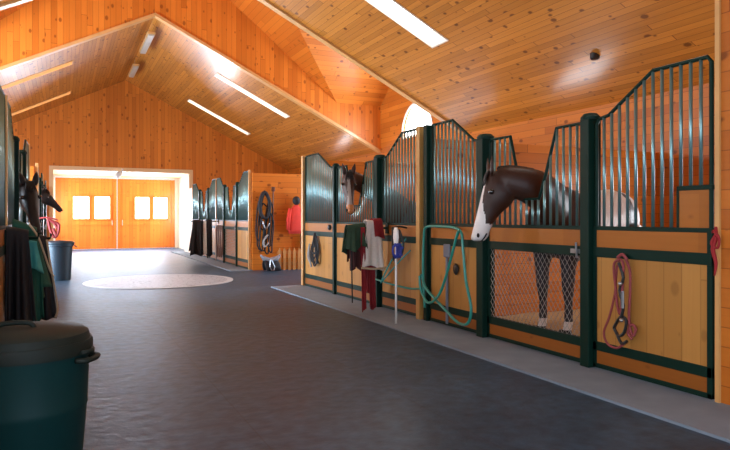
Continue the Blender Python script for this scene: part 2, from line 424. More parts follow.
# round stone medallion set into the floor of the crossing
def pav():
    m, nt, b = _nt('pale_round_paving'); N = nt.nodes; L = nt.links
    tc = N.new('ShaderNodeTexCoord'); v = N.new('ShaderNodeTexVoronoi'); v.feature = 'DISTANCE_TO_EDGE'; v.inputs['Scale'].default_value = 7
    L.new(tc.outputs['Object'], v.inputs['Vector']); cr = N.new('ShaderNodeValToRGB'); L.new(v.outputs['Distance'], cr.inputs[0])
    cr.color_ramp.elements[0].color = (.16, .17, .19, 1); cr.color_ramp.elements[1].color = (.36, .38, .41, 1); cr.color_ramp.elements[1].position = .08
    L.new(cr.outputs[0], b.inputs['Base Color']); b.inputs['Roughness'].default_value = .5
    return m
bm = NB(); lathe(bm, (1.85, 14.0, 0), [(1.5, -.01), (1.5, .012), (1.38, .014)], 64)
med = thing('paved_circle', 'pale round paved medallion set in the dark floor where the aisles cross', 'paving', (1.85, 14.0, 0))
obj('border', bm, plain('pale_border_stone', (.48, .50, .52), .5), med)
bm = NB(); lathe(bm, (1.85, 14.0, 0), [(1.38, .0), (1.38, .016), (.01, .016)], 64); obj('paving', bm, pav(), med)

# stall bedding
n = 0
for (xa, xb, ya, yb) in ((SR+.1, XR-.02, 3.11, 7.1), (SR+.1, XR-.02, 7.22, 11.7), (XL+.02, SL-.1, 3.11, 7.1), (XL+.02, SL-.1, 7.22, 11.7),
                         (SR+.1, XR-.02, 15.95, 19.6), (SR+.1, XR-.02, 19.8, YF-.05), (XL+.02, SL-.1, 15.95, 19.6), (XL+.02, SL-.1, 19.8, YF-.05)):
    bm = NB(); nx = 24; ny = 24
    g = [[bm.verts.new((xa+(xb-xa)*i/nx, ya+(yb-ya)*j/ny, .028+.03*noise.noise(V((i*.5, j*.5, xa+ya)))+(.0 if 0 < i < nx and 0 < j < ny else -.025))) for j in range(ny+1)] for i in range(nx+1)]
    for i in range(nx):
        for j in range(ny): bm.faces.new([g[i][j], g[i+1][j], g[i+1][j+1], g[i][j+1]])
    o = tag(obj('straw_bedding', bm, STRAW, smooth=True), 'golden straw bedding spread over the stall floors behind the stall fronts', 'bedding', 'straw bedding in the stalls'); o['kind'] = 'stuff'

# ---------------------------------------------------------------- partitions and cross walls
def partition(name, x0, x1, y0, y1, z1, mat=None):
    bm = NB(); box(bm, x0, x1, y0, y1, 0, z1); return struct(name, bm, mat or W_wallx)
partition('wall_stall_partition', SR+.06, XR, 7.10, 7.20, 2.36)
partition('wall_stall_partition_left', XL, SL-.06, 7.10, 7.20, 2.36)
partition('wall_crossing_near_right', SR+.06, XR, 11.70, 11.8, 2.46)
partition('wall_crossing_near_left', XL, SL-.06, 11.70, 11.8, 2.46)
partition('wall_crossing_far_right', SR+.06, XR, 15.8, 15.9, 2.46)
partition('wall_crossing_far_left', XL, SL-.06, 15.8, 15.9, 2.46)
partition('wall_far_partition_right', SR+.06, XR, 19.65, 19.75, 2.2)
partition('wall_far_partition_left', XL, SL-.06, 19.65, 19.75, 2.2)
# tack room (full height timber wall before the first stall) and its side
for nm, sg, S in (('wall_tack_room_right', 1, SR), ('wall_tack_room_left', -1, SL)):
    bm = NB(); xa, xb = (S, S+.1) if sg > 0 else (S-.1, S)
    cells(bm, xa, xb, Y0, 3.055, 0, cz(S)-.04, [] if sg > 0 else [(-2.4, 2.4, 1.0, 2.5)])
    xo = XR if sg > 0 else XL
    xi = xb if sg > 0 else xa
    prism(bm, [(xi, 2.92, 0), (xo, 2.92, 0), (xo, 2.92, cz(xo)), (xi, 2.92, cz(xi))], (0, .1, 0))
    struct(nm, bm, W_side)
WIN[0] += 1; r = struct_empty('window_%d' % WIN[0], (SL-.05, 0, 1.0))  # added window, out of view; its glowing pane brightens the right-hand bars
bm = NB(); box(bm, SL-.06, SL-.04, -2.4, 2.4, 1.0, 2.5); obj('window_pane', bm, SKYB, r)
bm = NB()
for y in (-2.45, -.83, .77, 2.35): box(bm, SL-.06, SL+.0, y, y+.06, 1.0, 2.5)
for z in (.95, 2.5): box(bm, SL-.06, SL+.02, -2.45, 2.41, z, z+.05)
obj('window_frame', bm, CREAM, r)
for k, (xa, xb) in enumerate(((SR-.02, SR+.10), (SL-.10, SL+.02))):
    bm = NB(); box(bm, xa, xb, 3.055, 3.09, 0, cz((xa+xb)/2)-.03); struct('trim_%d' % (20+k), bm, W_trim)

# ---------------------------------------------------------------- stall fronts
def interp(prof, y):
    for (a, za), (b, zb) in zip(prof, prof[1:]):
        if a <= y <= b: return za+(zb-za)*(y-a)/max(1e-6, b-a)
    return prof[-1][1]
_fp = [(15.86, .05), (17.1, .05), (18.6, .05), (19.7, .05), (20.9, .05), (22.3, .05), (23.65, .05)]
POSTS = {SR: [(4.31, .075), (5.88, .085), (7.10, .06), (7.245, .065), (8.5, .085), (10.2, .055), (11.78, .06)]+_fp,
         SL: [(4.31, .055), (5.88, .055), (7.16, .05), (8.5, .055), (10.2, .055), (11.78, .05)]+_fp}
def panel(S, ya, yb, high, label, group, wmat=None, feed=False, door=False, mesh=False, latch=0):
    """one framed section of a stall front in plane x = S; 'high' names the end (a / b) where the grille swoops up"""
    P_ = POSTS[S]
    ya = max([ya]+[y+.7*w+.003 for y, w in P_ if abs(y-ya) < .15]); yb = min([yb]+[y-.7*w-.003 for y, w in P_ if abs(y-yb) < .15]); L = yb-ya; t = .025
    r = thing('stall_gate' if door else 'stall_fence', label, 'stall door' if door else 'stall front', (S, (ya+yb)/2, .02), group)
    bm = NB()
    for (za, zb, tt) in ((.03, .07, t), (.18, .26, t), (1.0, 1.087, t+.005), (1.235, 1.27, t)):
        box(bm, S-tt, S+tt, ya, yb, za, zb)
    for y in (ya, yb-.04): box(bm, S-t, S+t, y, y+.04, .03, 1.24)
    if door:
        prof = [(ya, 2.2), (ya+.26*L, 2.2), (ya+.36*L, 1.78), (ya+.43*L, 1.53), (ya+.60*L, 1.53), (ya+.67*L, 1.85), (ya+.74*L, 2.2), (yb, 2.2)]
    elif high == 'a':
        prof = [(ya, 2.52), (ya+.46*L, 2.52), (ya+.86*L, 2.23), (yb, 2.21)]
    elif high == 'b':
        prof = [(ya, 2.21), (ya+.14*L, 2.23), (ya+.54*L, 2.52), (yb, 2.52)]
    pts = [V((S, y, z)) for y, z in prof]
    tube(bm, [V((S, ya+.02, 1.25))]+[V((S, ya+.02, prof[0][1]-.04)), V((S, ya+.05, prof[0][1]))]+pts[1:-1]+[V((S, yb-.05, prof[-1][1])), V((S, yb-.02, prof[-1][1]-.04)), V((S, yb-.02, 1.25))], .018, 6)
    if feed:
        fa, fb = (ya, ya+.30) if high == 'a' else (yb-.30, yb)
        box(bm, S-.02, S+.02, fa, fb, 1.55, 1.585)
        box(bm, S-.02, S+.02, (fb-.02 if high == 'a' else fa), (fb if high == 'a' else fa+.02), 1.25, 1.58)
    fr_ = obj('frame', bm, GREEN, r, bevel=.004)
    bm = NB(); nb = max(4, round(L/.088))
    for i in range(1, nb):
        y = ya+.02+(L-.04)*i/nb; z = interp(prof, y); zb = 1.26
        if feed and ((high == 'a' and y < ya+.29) or (high == 'b' and y > yb-.29)): zb = 1.57
        tube(bm, [(S, y, zb), (S, y, z)], .0135, 10)
    obj('grille', bm, BAR, r, smooth=True)
    bm = NB(); box(bm, S-.018, S+.018, ya+.04, yb-.04, .07, .18); obj('kick_board', bm, W_rail, r)
    bm = NB(); box(bm, S-.02, S+.02, ya+.04, yb-.04, 1.087, 1.235); obj('rail_board', bm, W_rail, r)
    if mesh:
        bm = NB(); w = .0022; sp = .062; z0, z1 = .26, 1.0; y0_, y1_ = ya+.04, yb-.04
        k = -int((z1-z0)/sp/1.25)-1
        H = z1-z0; run = H/1.35
        for sgn, xo in ((1, -.003), (-1, .003)):
            y = y0_-run
            while y < y1_+run:
                # wire from (y, z0) to (y + sgn*run, z1), clipped
                a = V((S+xo, y, z0)); b = V((S+xo, y+sgn*run, z1))
                d = b-a
                lo_, hi_ = 0.0, 1.0
                for bound, s_ in ((y0_, 1), (y1_, -1)):
                    t0 = (bound-a.y)/d.y
                    if s_*d.y > 0: lo_ = max(lo_, t0)
                    else: hi_ = min(hi_, t0)
                if hi_-lo_ > .01: tube(bm, [a+d*lo_, a+d*hi_], w*1.5, 4)
                y += sp
        obj('wire_mesh', bm, WIRE, r)
    else:
        bm = NB(); box(bm, S-.015, S+.015, ya+.04, yb-.04, .26, 1.0); obj('board_panel', bm, wmat or W_panel, r)
    if feed:
        bm = NB(); fa, fb = (ya+.02, ya+.28) if high == 'a' else (yb-.28, yb-.02)
        box(bm, S-.012, S+.012, fa, fb, 1.27, 1.55); obj('feed_door', bm, W_rail, r)
    if door:
        bm = NB(); f = -1 if S > 2 else 1
        box(bm, S+f*.03-.012, S+f*.03+.012, ya+.03, ya+.15, 1.02, 1.06); tube(bm, [(S+f*.05, ya+.06, .98), (S+f*.06, ya+.06, 1.12)], .01)
        obj('latch', bm, STEEL, fr_)
    return r
def post(S, y, label, group, z=2.22, w=.075, mat=None, cap=True, nm='stall_post'):
    r = thing(nm, label, 'post', (S, y, .02), group)
    bm = NB(); box(bm, S-w, S+w, y-w*.7, y+w*.7, .02, z); obj('shaft', bm, mat or GREEN, r, bevel=.006)
    if cap:
        bm = NB(); lathe(bm, (S, y, z), [(w*1.15, -.005), (w*1.15, .02), (w*.8, .05), (.01, .06)], 4 if False else 16); obj('cap', bm, mat or GREEN, r)
    return r

G = 'right hand stalls'
# right side, first two stalls
panel(SR, 3.11, 4.31, 'a', 'stall front with swooping green bars and feed door at the right timber wall', None, feed=True)
panel(SR, 4.31, 5.88, None, 'green framed stall door with diamond wire mesh under the white nosed horse', None, door=True, mesh=True)
panel(SR, 5.88, 7.16, 'b', 'stall panel with barred swoop and plank base behind the looped teal hose', None)
panel(SR, 7.16, 8.5, 'a', 'stall panel with barred swoop right beside the white and maroon blankets', None)
panel(SR, 8.5, 10.2, None, 'stall door behind the green blanket, horse with tan muzzle looking over it', None, door=True)
panel(SR, 10.2, 11.74, 'b', 'stall panel at the aisle crossing with a black halter hanging on it', None)
post(SR, 4.31, 'thick dark green stall post between the mesh door and the rightmost swooping grille', None)
post(SR, 5.88, 'thick dark green stall post just behind the white nosed horse head', None, w=.085)
post(SR, 7.10, 'green stall post at the peak of two barred swoops, near the teal hose', None, z=2.53, w=.06, cap=False)
post(SR-.02, 7.245, 'yellow timber post dividing two stalls, left of the teal hose', None, z=2.53, w=.065, mat=W_post, cap=False, nm='timber_post')
post(SR, 8.5, 'dark green stall post to the right of the horse with the tan muzzle', None, w=.085)
post(SR, 10.2, 'slim green stall post to the left of the horse with the tan muzzle', None, w=.055)
post(SR, 11.78, 'pale timber end post of the right stalls at the aisle crossing', None, z=2.54, w=.06, mat=W_trim, cap=False, nm='timber_post')
# right side, far wing
for (a, b, hi, d, lb) in ((15.9, 17.1, 'a', 0, 'far right stall panel beside the tack wall with harness'),
        (17.1, 18.6, None, 1, 'far right stall door with dark mesh lower half near the harness wall'),
        (18.6, 19.7, 'b', 0, 'far right stall panel directly behind the hanging black blankets'),
        (19.7, 20.9, 'a', 0, 'far right stall panel just beyond the black blankets'),
        (20.9, 22.3, None, 1, 'furthest stall door on the right side, near the entrance'),
        (22.3, 23.6, 'b', 0, 'furthest stall panel on the right side, next to the entrance wall')):
    panel(SR, a, b, hi, lb, None, door=bool(d), mesh=(d and a < 18), wmat=W_panel)
for y, lb in ((15.86, 'pale end post of the far right stalls, at the tack wall corner'), (19.7, 'pale post between the two far right stalls'), (23.65, 'pale post closing the row of far right stalls by the entrance')):
    post(SR, y, lb, None, z=2.54, w=.03, mat=W_trim, cap=False, nm='timber_post')
for y, lb in ((17.1, 'slim green post on the near side of the far mesh stall door'), (18.6, 'slim green post on the far side of the far mesh stall door'),
              (20.9, 'slim green post beyond the black blankets, near side of furthest door'), (22.3, 'slim green post on the far side of the furthest right stall door')):
    post(SR, y, lb, None, z=2.24, w=.05)
bm = NB(); box(bm, SR, SR+.1, 23.7, YF, 0, 2.4); struct('wall_far_store', bm, CREAM)
# left side
for (a, b, hi, d, lb) in ((3.11, 4.31, 'a', 0, 'left stall panel beside the camera, behind the large green bin'),
        (4.31, 5.88, None, 1, 'left stall door just past the large green bin'),
        (5.88, 7.16, 'b', 0, 'left stall panel rising to the first timber post'),
        (7.16, 8.5, 'a', 0, 'tall green barred stall panel at the left edge above the blankets'),
        (8.5, 10.2, None, 1, 'left stall door that the black horse behind the blankets leans over'),
        (10.2, 11.74, 'b', 0, 'left stall panel with pale edge at the aisle crossing'),
        (15.9, 17.1, 'a', 0, 'far left stall panel beside the slate blue bin'),
        (17.1, 18.6, None, 1, 'far left stall door with the black horse head in profile over it'),
        (18.6, 19.7, 'b', 0, 'far left stall panel beyond the horse head in profile'),
        (19.7, 20.9, 'a', 0, 'left stall panel in the second far stall'),
        (20.9, 22.3, None, 1, 'furthest stall door on the left side'),
        (22.3, 23.6, 'b', 0, 'furthest stall panel on the left side, next to the entrance wall')):
    panel(SL, a, b, hi, lb, None, door=bool(d), wmat=W_panel)
for y, lb in ((7.16, 'cream timber post at the left picture edge behind the blankets'), (11.78, 'pale end post of the left stalls at the aisle crossing'),
              (15.86, 'pale end post where the far left stalls begin'), (19.7, 'pale post between the two far left stalls'), (23.65, 'pale post closing the far left stalls')):
    post(SL, y, lb, None, z=2.54, w=.03, mat=W_trim, cap=False, nm='timber_post')
for y, lb in ((4.31, 'green left stall post behind the large bin'), (5.88, 'green left stall post before the blanket rack'), (8.5, 'green left stall post in front of the black horse ears'),
              (10.2, 'green left stall post beyond the black horse looking at the camera'), (17.1, 'slim green far left post before the horse in profile'),
              (18.6, 'slim green far left post after the horse in profile'), (20.9, 'slim green post before the furthest left door'), (22.3, 'slim green post after the furthest left door')):
    post(SL, y, lb, None, z=2.24, w=.055)
bm = NB(); box(bm, SL-.1, SL, 23.7, YF, 0, 2.4); struct('wall_far_store_left', bm, CREAM)

# ---------------------------------------------------------------- horses
HB = {}
def coat(name, col, rough=.45):
    if name not in HB: HB[name] = plain(name, col, rough, noise_amt=.3, noise_scale=4, spec=.4)
    return HB[name]
def remeshed(bm, vox, smooth_it=6):
    me = bpy.data.meshes.new('tmp'); bmesh.ops.recalc_face_normals(bm, faces=bm.faces); bm.to_mesh(me); bm.free()
    o = bpy.data.objects.new('tmp', me); COL.objects.link(o)
    m = o.modifiers.new('r', 'REMESH'); m.mode = 'VOXEL'; m.voxel_size = vox
    s = o.modifiers.new('s', 'SMOOTH'); s.iterations = smooth_it; s.factor = .5
    dg = bpy.context.evaluated_depsgraph_get(); dg.update()
    me2 = bpy.data.meshes.new_from_object(o.evaluated_get(dg))
    bpy.data.objects.remove(o); bpy.data.meshes.remove(me)
    return me2
def horse(label, center, heading, neck, poll, tip, front, cols, S=1.0, classify=None, vox=.022, sheet=None, ear_fwd=.3, head_w=1.0):
    """center: ground point under the barrel; neck: extra neck centre points; poll / tip: ends of the forehead-nose line; front: direction the face looks"""
    C = V(center); hd = V(heading).normalized(); lat = V((-hd.y, hd.x, 0)); up = V((0, 0, 1))
    P = lambda s, l, z: C+hd*s*S+lat*l*S+up*z*S
    root = thing('horse', label, 'horse', (C.x, C.y, .06))
    bm = NB()
    body = [(-.86, 1.30, .05, .07), (-.81, 1.24, .17, .22), (-.66, 1.23, .27, .32), (-.42, 1.24, .31, .335), (-.15, 1.18, .31, .34), (.15, 1.15, .31, .36), (.40, 1.20, .28, .385), (.58, 1.22, .24, .36), (.72, 1.20, .20, .29), (.80, 1.20, .13, .2), (.84, 1.2, .04, .08)]
    rings(bm, [ellip(P(s, 0, z), hd, up, w*S, h*S, 24) for s, z, w, h in body])
    for sg in (1, -1):
        tube(bm, [P(.50, .13*sg, 1.12), P(.50, .16*sg, .92), P(.52, .16*sg, .74), P(.52, .155*sg, .52), P(.51, .155*sg, .40), P(.51, .155*sg, .20), P(.54, .155*sg, .11), P(.56, .155*sg, .045)],
             [.15*S, .115*S, .075*S, .062*S, .042*S, .045*S, .046*S, .062*S], 12)
        tube(bm, [P(-.52, .14*sg, 1.15), P(-.50, .17*sg, .95), P(-.55, .17*sg, .80), P(-.70, .165*sg, .60), P(-.74, .16*sg, .52), P(-.70, .155*sg, .38), P(-.67, .155*sg, .20), P(-.64, .155*sg, .11), P(-.62, .155*sg, .045)],
             [.21*S, .18*S, .12*S, .075*S, .062*S, .045*S, .047*S, .047*S, .062*S], 12)
    poll, tip, front = V(poll), V(tip), V(front).normalized()
    ax = (tip-poll).normalized(); front = (front-ax*front.dot(ax)).normalized(); side = ax.cross(front).normalized(); HL = (tip-poll).length
    k = HL/.62*head_w
    # neck
    base = P(.48, 0, 1.30)
    np_ = [base]+[V(q) for q in neck]+[poll-front*.10*k+ax*.04]
    np_ = catmull(np_, 4); nn = len(np_)
    R = []
    for i, p in enumerate(np_):
        f = i/(nn-1); t = (np_[min(i+1, nn-1)]-np_[max(i-1, 0)]).normalized()
        upv = up if abs(t.z) < .9 else -hd
        w = (.18*(1-f)+.075*f)*S; h = (.31*(1-f)**1.5+.12*(1-(1-f)**1.5))*S
        R.append(ellip(p, t, upv, w, h, 20))
    rings(bm, R)
    # head
    hr = [(-.05, .05, .05, .05), (.0, .075, .09, .07), (.12, .098, .125, .09), (.24, .105, .145, .12), (.36, .095, .135, .115), (.50, .073, .105, .09), (.66, .058, .082, .075), (.80, .053, .072, .07), (.90, .058, .072, .07), (.97, .048, .06, .062), (1.01, .02, .025, .04)]
    rings(bm, [ellip(poll+ax*HL*t-front*h*k*.95, ax, front, w*k, h*k, 20) for t, w, h, _ in hr])
    me = remeshed(bm, vox)
    me.transform(__import__('mathutils').Matrix.Translation(-world_loc(root)))
    names = list(cols); mats = [coat(*([n]+cols[n])) for n in names]
    for m in mats: me.materials.append(m)
    wl = world_loc(root)
    for p in me.polygons:
        p.use_smooth = True
        if classify:
            w = p.center+wl; q = w-poll; d = w-C
            hc = (q.dot(ax)/HL, q.dot(side), q.dot(front))
            bc = (d.dot(hd)/S, d.dot(lat)/S, w.z/S)
            inhead = -.08 < hc[0] < 1.1 and abs(hc[1]) < .16*k and -.33*k < hc[2] < .05
            p.material_index = classify(hc if inhead else None, bc, w)
    o = bpy.data.objects.new('body', me); COL.objects.link(o); o.parent = root
    dark = coat('near_black_hair', (.008, .006, .006), .6)
    # ears
    for sg in (1, -1):
        bm = NB(); b0 = poll+side*sg*.055*k-front*.03*k+ax*.02
        d = (-ax*1.0+side*sg*.25+front*ear_fwd).normalized()
        L_ = .17*k
        fr = []
        for t, w in ((0, .028), (.25, .036), (.55, .032), (.85, .015), (1, .003)):
            c = b0+d*L_*t; fr.append(ellip(c, d, front, w*k, w*.5*k, 10))
        rings(bm, fr); obj('ear', bm, mats[0], root, smooth=True)
    for sg in (1, -1):
        bm = NB(); c = poll+ax*HL*.26+side*sg*.094*k-front*.055*k
        sphere(bm, c, .024*k); obj('eye', bm, HB.setdefault('eye', plain('dark_eye', (.01, .006, .004), .08, coat=1)), root, smooth=True)
        bm = NB(); c = poll+ax*HL*.92+side*sg*.050*k-front*.045*k
        sphere(bm, c, .016*k, (.8, .8, 1.2)); obj('nostril', bm, dark, root, smooth=True)
    bm = NB()
    tube(bm, [poll+ax*HL*.86+side*.055*k-front*.11*k, poll+ax*HL*.93+side*.052*k-front*.10*k, poll+ax*HL*1.0-front*.085*k, poll+ax*HL*.93-side*.052*k-front*.10*k, poll+ax*HL*.86-side*.055*k-front*.11*k], .006*k, 6, smooth=4)
    obj('mouth', bm, dark, root, smooth=True)
    # mane: overlapping locks falling to one side of the crest
    bm = NB()
    for i in range(2, nn-1):
        for q in range(4):
            f = (i+q/4)/(nn-1); p = np_[i].lerp(np_[i+1], q/4); t = (np_[i+1]-np_[i-1]).normalized()
            s_ = t.cross(up).normalized(); u = s_.cross(t).normalized()
            h = (.31*(1-f)**1.5+.12*(1-(1-f)**1.5))*S; w = (.18*(1-f)+.075*f)*S
            a = p+u*(h*.86); sd = 1
            pts = [a, a+u*.015+s_*sd*w*.35, p+u*h*.62+s_*sd*(w*.84+.008), p+u*h*.25+s_*sd*(w*1.0+.012)+t*random.uniform(-.02, .02)]
            tube(bm, pts, [.022, .022, .016, .005], 6, smooth=3)
    obj('mane', bm, dark, root, smooth=True)
    bm = NB()
    for q in range(7):
        l = (q-3)*.012*k
        tube(bm, [poll+side*l-ax*.02, poll+side*l*1.2+ax*.05+front*.015, poll+side*l*1.8+ax*(.12+.02*random.random())+front*.008], [.012, .011, .003], 6, smooth=3)
    obj('forelock', bm, dark, root, smooth=True)
    bm = NB()
    tube(bm, [P(-.82, 0, 1.42), P(-.92, 0, 1.36), P(-.98, 0, 1.1), P(-.97, 0, .7), P(-.95, 0, .45)], [.03, .05, .07, .075, .02], 10, smooth=4)
    obj('tail', bm, dark, root, smooth=True)
    for s, sg in ((.565, 1), (.565, -1), (-.615, 1), (-.615, -1)):
        bm = NB(); p = P(s, .155*sg, 0)
        rings(bm, [ellip(V((p.x, p.y, z)), up, hd, r, r*1.1, 14) for z, r in ((.035, .072*S), (.13, .058*S))]); obj('hoof', bm, dark, root, smooth=True)
    if sheet:
        bm = NB(); R = []
        for s, z, w, h in body[1:9]:
            full = ellip(P(s, 0, z), hd, up, (w+.02)*S, (h+.02)*S, 48)
            arc = [q for q in full if q.z > P(s, 0, z-h*.55).z]
            # reorder by angle around the barrel so the arc is open below
            lat_ = hd.cross(up).normalized(); arc.sort(key=lambda q: math.atan2((q-P(s, 0, z)).dot(lat_), (q-P(s, 0, z)).z))
            R.append(arc)
        m_ = min(len(a) for a in R); R = [a[(len(a)-m_)//2:(len(a)-m_)//2+m_] for a in R]
        rings(bm, R, close=False, cap=False)
        so = obj('rug', bm, sheet, root, smooth=True); md = so.modifiers.new('thick', 'SOLIDIFY'); md.thickness = .015
    return root, (poll, ax, front, side, HL, k)

def clsA(hc, bc, w):
    if hc:
        t, s, f = hc
        if t > .10 and f > -.030-.02*t-.16*max(0, t-.42) and abs(s) < .035+.10*max(0, t-.25): return 1
        if t > .74+.25*max(-.12, f+.06): return 1
        return 0
    s, l, z = bc
    if z < .85: return 2 if z > .20 else 1
    n_ = noise.noise(w*2.3+V((3.3, 0, 0)))
    if z < 1.0: return 2
    if s > .36+.12*n_: return 0
    if abs(s+.45+.15*(z-1.3)+.05*n_) < .06: return 2
    return 1
colsA = {'bay_brown_coat': [(.036, .012, .006)], 'white_coat': [(.72, .68, .66)], 'slate_leg_coat': [(.035, .035, .045)]}
_, hA = horse('brown and white horse with a white nose leaning its head over the mesh stall door', (5.46, 5.62, 0), (-.976, -.217, 0),
      [(4.75, 5.36, 1.50), (4.42, 5.24, 1.645), (4.16, 5.30, 1.72)], (3.96, 5.43, 1.80), (3.80, 5.50, 1.12), (-.904, .427, .1), colsA, S=1.07, classify=clsA, vox=.014, head_w=1.06)
def clsB(hc, bc, w):
    if hc:
        t, s, f = hc
        if t > .80: return 1
        if .12 < t < .8 and f > -.05 and abs(s-.012) < .018+.02*t: return 3
        return 0
    return 2 if bc[2] < .6 else 0
colsB = {'dark_bay_coat': [(.050, .016, .008)], 'tan_muzzle': [(.50, .19, .06)], 'black_leg_coat': [(.012, .01, .01)], 'blaze_white': [(.38, .33, .30)]}
horse('dark bay horse with blaze and tan muzzle facing us over its stall door', (5.85, 9.75, 0), (-1, -.15, 0),
      [(4.95, 9.50, 1.60), (4.45, 9.30, 1.82)], (4.02, 9.10, 2.04), (3.98, 8.92, 1.42), (-.25, -.95, .1), colsB, S=1.02, classify=clsB, sheet=plain('slate_blue_rug', (.10, .15, .22), .8, noise_amt=.2))
colsK = {'black_coat': [(.010, .007, .007)], 'star_white': [(.45, .42, .40)]}
horse('black horse with pricked ears looking over the left stall door behind the draped blankets', (-2.35, 9.35, 0), (1, -.05, 0),
      [(-1.35, 9.2, 1.5), (-.85, 8.95, 1.66)], (-.36, 8.62, 1.76), (-.26, 8.38, 1.18), (.25, -.95, .25), colsK, S=1.0, vox=.026,
      classify=lambda hc, bc, w: 0)
horse('black horse head in profile pointing right over the far left stall door', (-2.45, 17.8, 0), (1, .0, 0),
      [(-1.35, 17.85, 1.6), (-.8, 17.85, 1.85)], (-.38, 17.9, 2.03), (.02, 17.95, 1.52), (.6, -.1, .7), colsK, S=1.02, vox=.03)

# halter on the brown and white horse
def straps(bm, loops, r=.009):
    for l in loops: tube(bm, l, r, 6, smooth=3)

# ---------------------------------------------------------------- draped things
def drape(name, label, cat, p0, p1, front, back, mat, n=(0, -1, 0), amp=.03, waves=3.0, flare=(.0, .0), seed=0, group=None, parent=None, th=.012, rtop=.035, ragged=.03):
    """cloth hung over a bar p0-p1; falls `front` metres towards n and `back` behind; flare widens the lower edge at either end"""
    p0, p1, n = V(p0), V(p1), V(n); d = (p1-p0); L = d.length; dn = d.normalized(); bm = NB(); NU = 22; rows = []
    prof = []
    for i in range(12): prof.append((-1, back*(1-i/12)))
    for i in range(7): prof.append(('a', PI*i/6))
    for i in range(1, 15): prof.append((1, front*i/14))
    for kind, v in prof:
        row = []
        for j in range(NU+1):
            u = j/NU; base = p0+d*u
            ph = u*waves*2*PI+seed
            if kind == 'a':
                q = base-n*math.cos(v)*rtop+V((0, 0, 1))*math.sin(v)*rtop*.8
            else:
                tot = front if kind == 1 else back
                rag = 1+ragged*math.sin(ph*.7+seed*2)/max(tot, .1)
                f = v/max(tot, .01)
                q = base+n*kind*(rtop+amp*math.sin(ph)*f+amp*.6*math.sin(ph*2.3+1)*f+.04*f)-V((0, 0, v*rag))
                q += dn*((u-.5)*2*(flare[1] if u > .5 else flare[0])*f)
            row.append(q)
        rows.append(row)
    rings(bm, rows, close=False, cap=False)
    if parent: o = obj(name, bm, mat, parent, smooth=True)
    else: o = tag(obj(name, bm, mat, smooth=True, loc=tuple(p0)), label, cat, group)
    m = o.modifiers.new('thick', 'SOLIDIFY'); m.thickness = th; m.offset = 0
    return o

# blanket racks: a steel arm swinging out from the stall front
def rack(S, y, x1, z, label):
    r = thing('blanket_rack', label, 'rack', (S, y, z)); f = 1 if x1 > S else -1
    bm = NB(); tube(bm, [(S+f*.02, y, z), (x1, y, z), (x1+f*.01, y, z+.05)], .014); obj('arm', bm, GREEN, r)
    bm = NB(); box(bm, min(S+f*.018, S+f*.04), max(S+f*.018, S+f*.04), y-.04, y+.04, z-.08, z+.08); obj('bracket', bm, GREEN, r)
    return r
rack(SL, 7.36, -.12, 1.13, 'dark steel arm holding the draped black and green blankets on the left')
rack(SL, 6.95, -.22, 1.15, 'nearer dark steel arm under the leftmost black blanket')
drape('horse_blanket', 'black blanket at the left picture edge, nearest in the left heap', 'blanket', (-.485, 6.95, 1.22), (-.30, 6.95, 1.18), .86, .7, BLACK, seed=1, flare=(.0, .07), waves=1.6, amp=.06, rtop=.05)
a = drape('horse_blanket', 'dark green blanket with beige binding draped over the left rack', 'blanket', (-.45, 7.22, 1.27), (-.24, 7.22, 1.18), .50, .8, DGREEN, seed=2, flare=(.0, .15), waves=1.2, amp=.05, rtop=.075)
bm = NB(); tube(bm, [(-.30, 7.10, 1.28), (-.22, 7.08, 1.15), (-.165, 7.07, .98), (-.115, 7.06, .82), (-.08, 7.05, .76)], .010, 6, smooth=4)
obj('binding', bm, BEIGE, a, smooth=True)
drape('horse_blanket', 'teal blanket showing between the black and green blankets on the left', 'blanket', (-.33, 7.02, 1.10), (-.23, 7.02, 1.08), .26, .4, TEAL, seed=3, flare=(.0, .06), waves=1.1, amp=.03)
drape('horse_blanket', 'deep green blanket low in the left heap under the teal one', 'blanket', (-.36, 7.04, .95), (-.20, 7.04, .93), .58, .4, DGREEN, seed=5, flare=(.02, .03), waves=2.2, amp=.05)
b_ = drape('horse_blanket', 'black blanket with a beige edge hanging furthest out from the left rack', 'blanket', (-.30, 7.36, 1.16), (-.15, 7.36, 1.10), .78, .78, BLACK, seed=6, flare=(.05, .10), waves=1.7, amp=.05, rtop=.05)
bm = NB(); tube(bm, [(-.15, 7.28, 1.12), (-.12, 7.24, .9), (-.08, 7.22, .65), (-.05, 7.22, .42), (-.07, 7.22, .33)], .011, 6, smooth=4)
obj('binding', bm, BEIGE, b_, smooth=True)

rack(SR, 8.22, 3.60, 1.19, 'steel arm carrying the white and maroon blankets on the right stall')
wb = drape('horse_blanket', 'white fleece blanket with a red stripe hanging on the right blanket rack', 'blanket', (3.88, 8.22, 1.26), (4.10, 8.22, 1.24), .62, .55, WBLANK, seed=1, waves=1.3, flare=(.10, .03), rtop=.06, amp=.02)
drape('red_stripe', '', '', (3.98, 8.22, 1.266), (4.12, 8.22, 1.266), .22, .2, MAROON, seed=1.5, waves=.6, rtop=.075, amp=.012, parent=wb, flare=(.0, .02))
bm = NB(); tube(bm, [(3.77, 8.10, .64), (3.95, 8.09, .62), (4.15, 8.10, .63)], .016, 6, smooth=4); obj('binding', bm, BEIGE, wb)
drape('horse_blanket', 'maroon cloth hanging nearly to the floor below the white fleece', 'blanket', (3.93, 8.25, 1.18), (4.02, 8.25, 1.18), 1.12, .9, MAROON, seed=2, waves=1, rtop=.03, amp=.02)
drape('blanket_strap', 'long narrow maroon strap hanging to the concrete left of the white fleece', 'strap', (3.775, 8.16, 1.18), (3.84, 8.16, 1.18), 1.14, .5, MAROON, seed=3, waves=.6, rtop=.025, amp=.015)
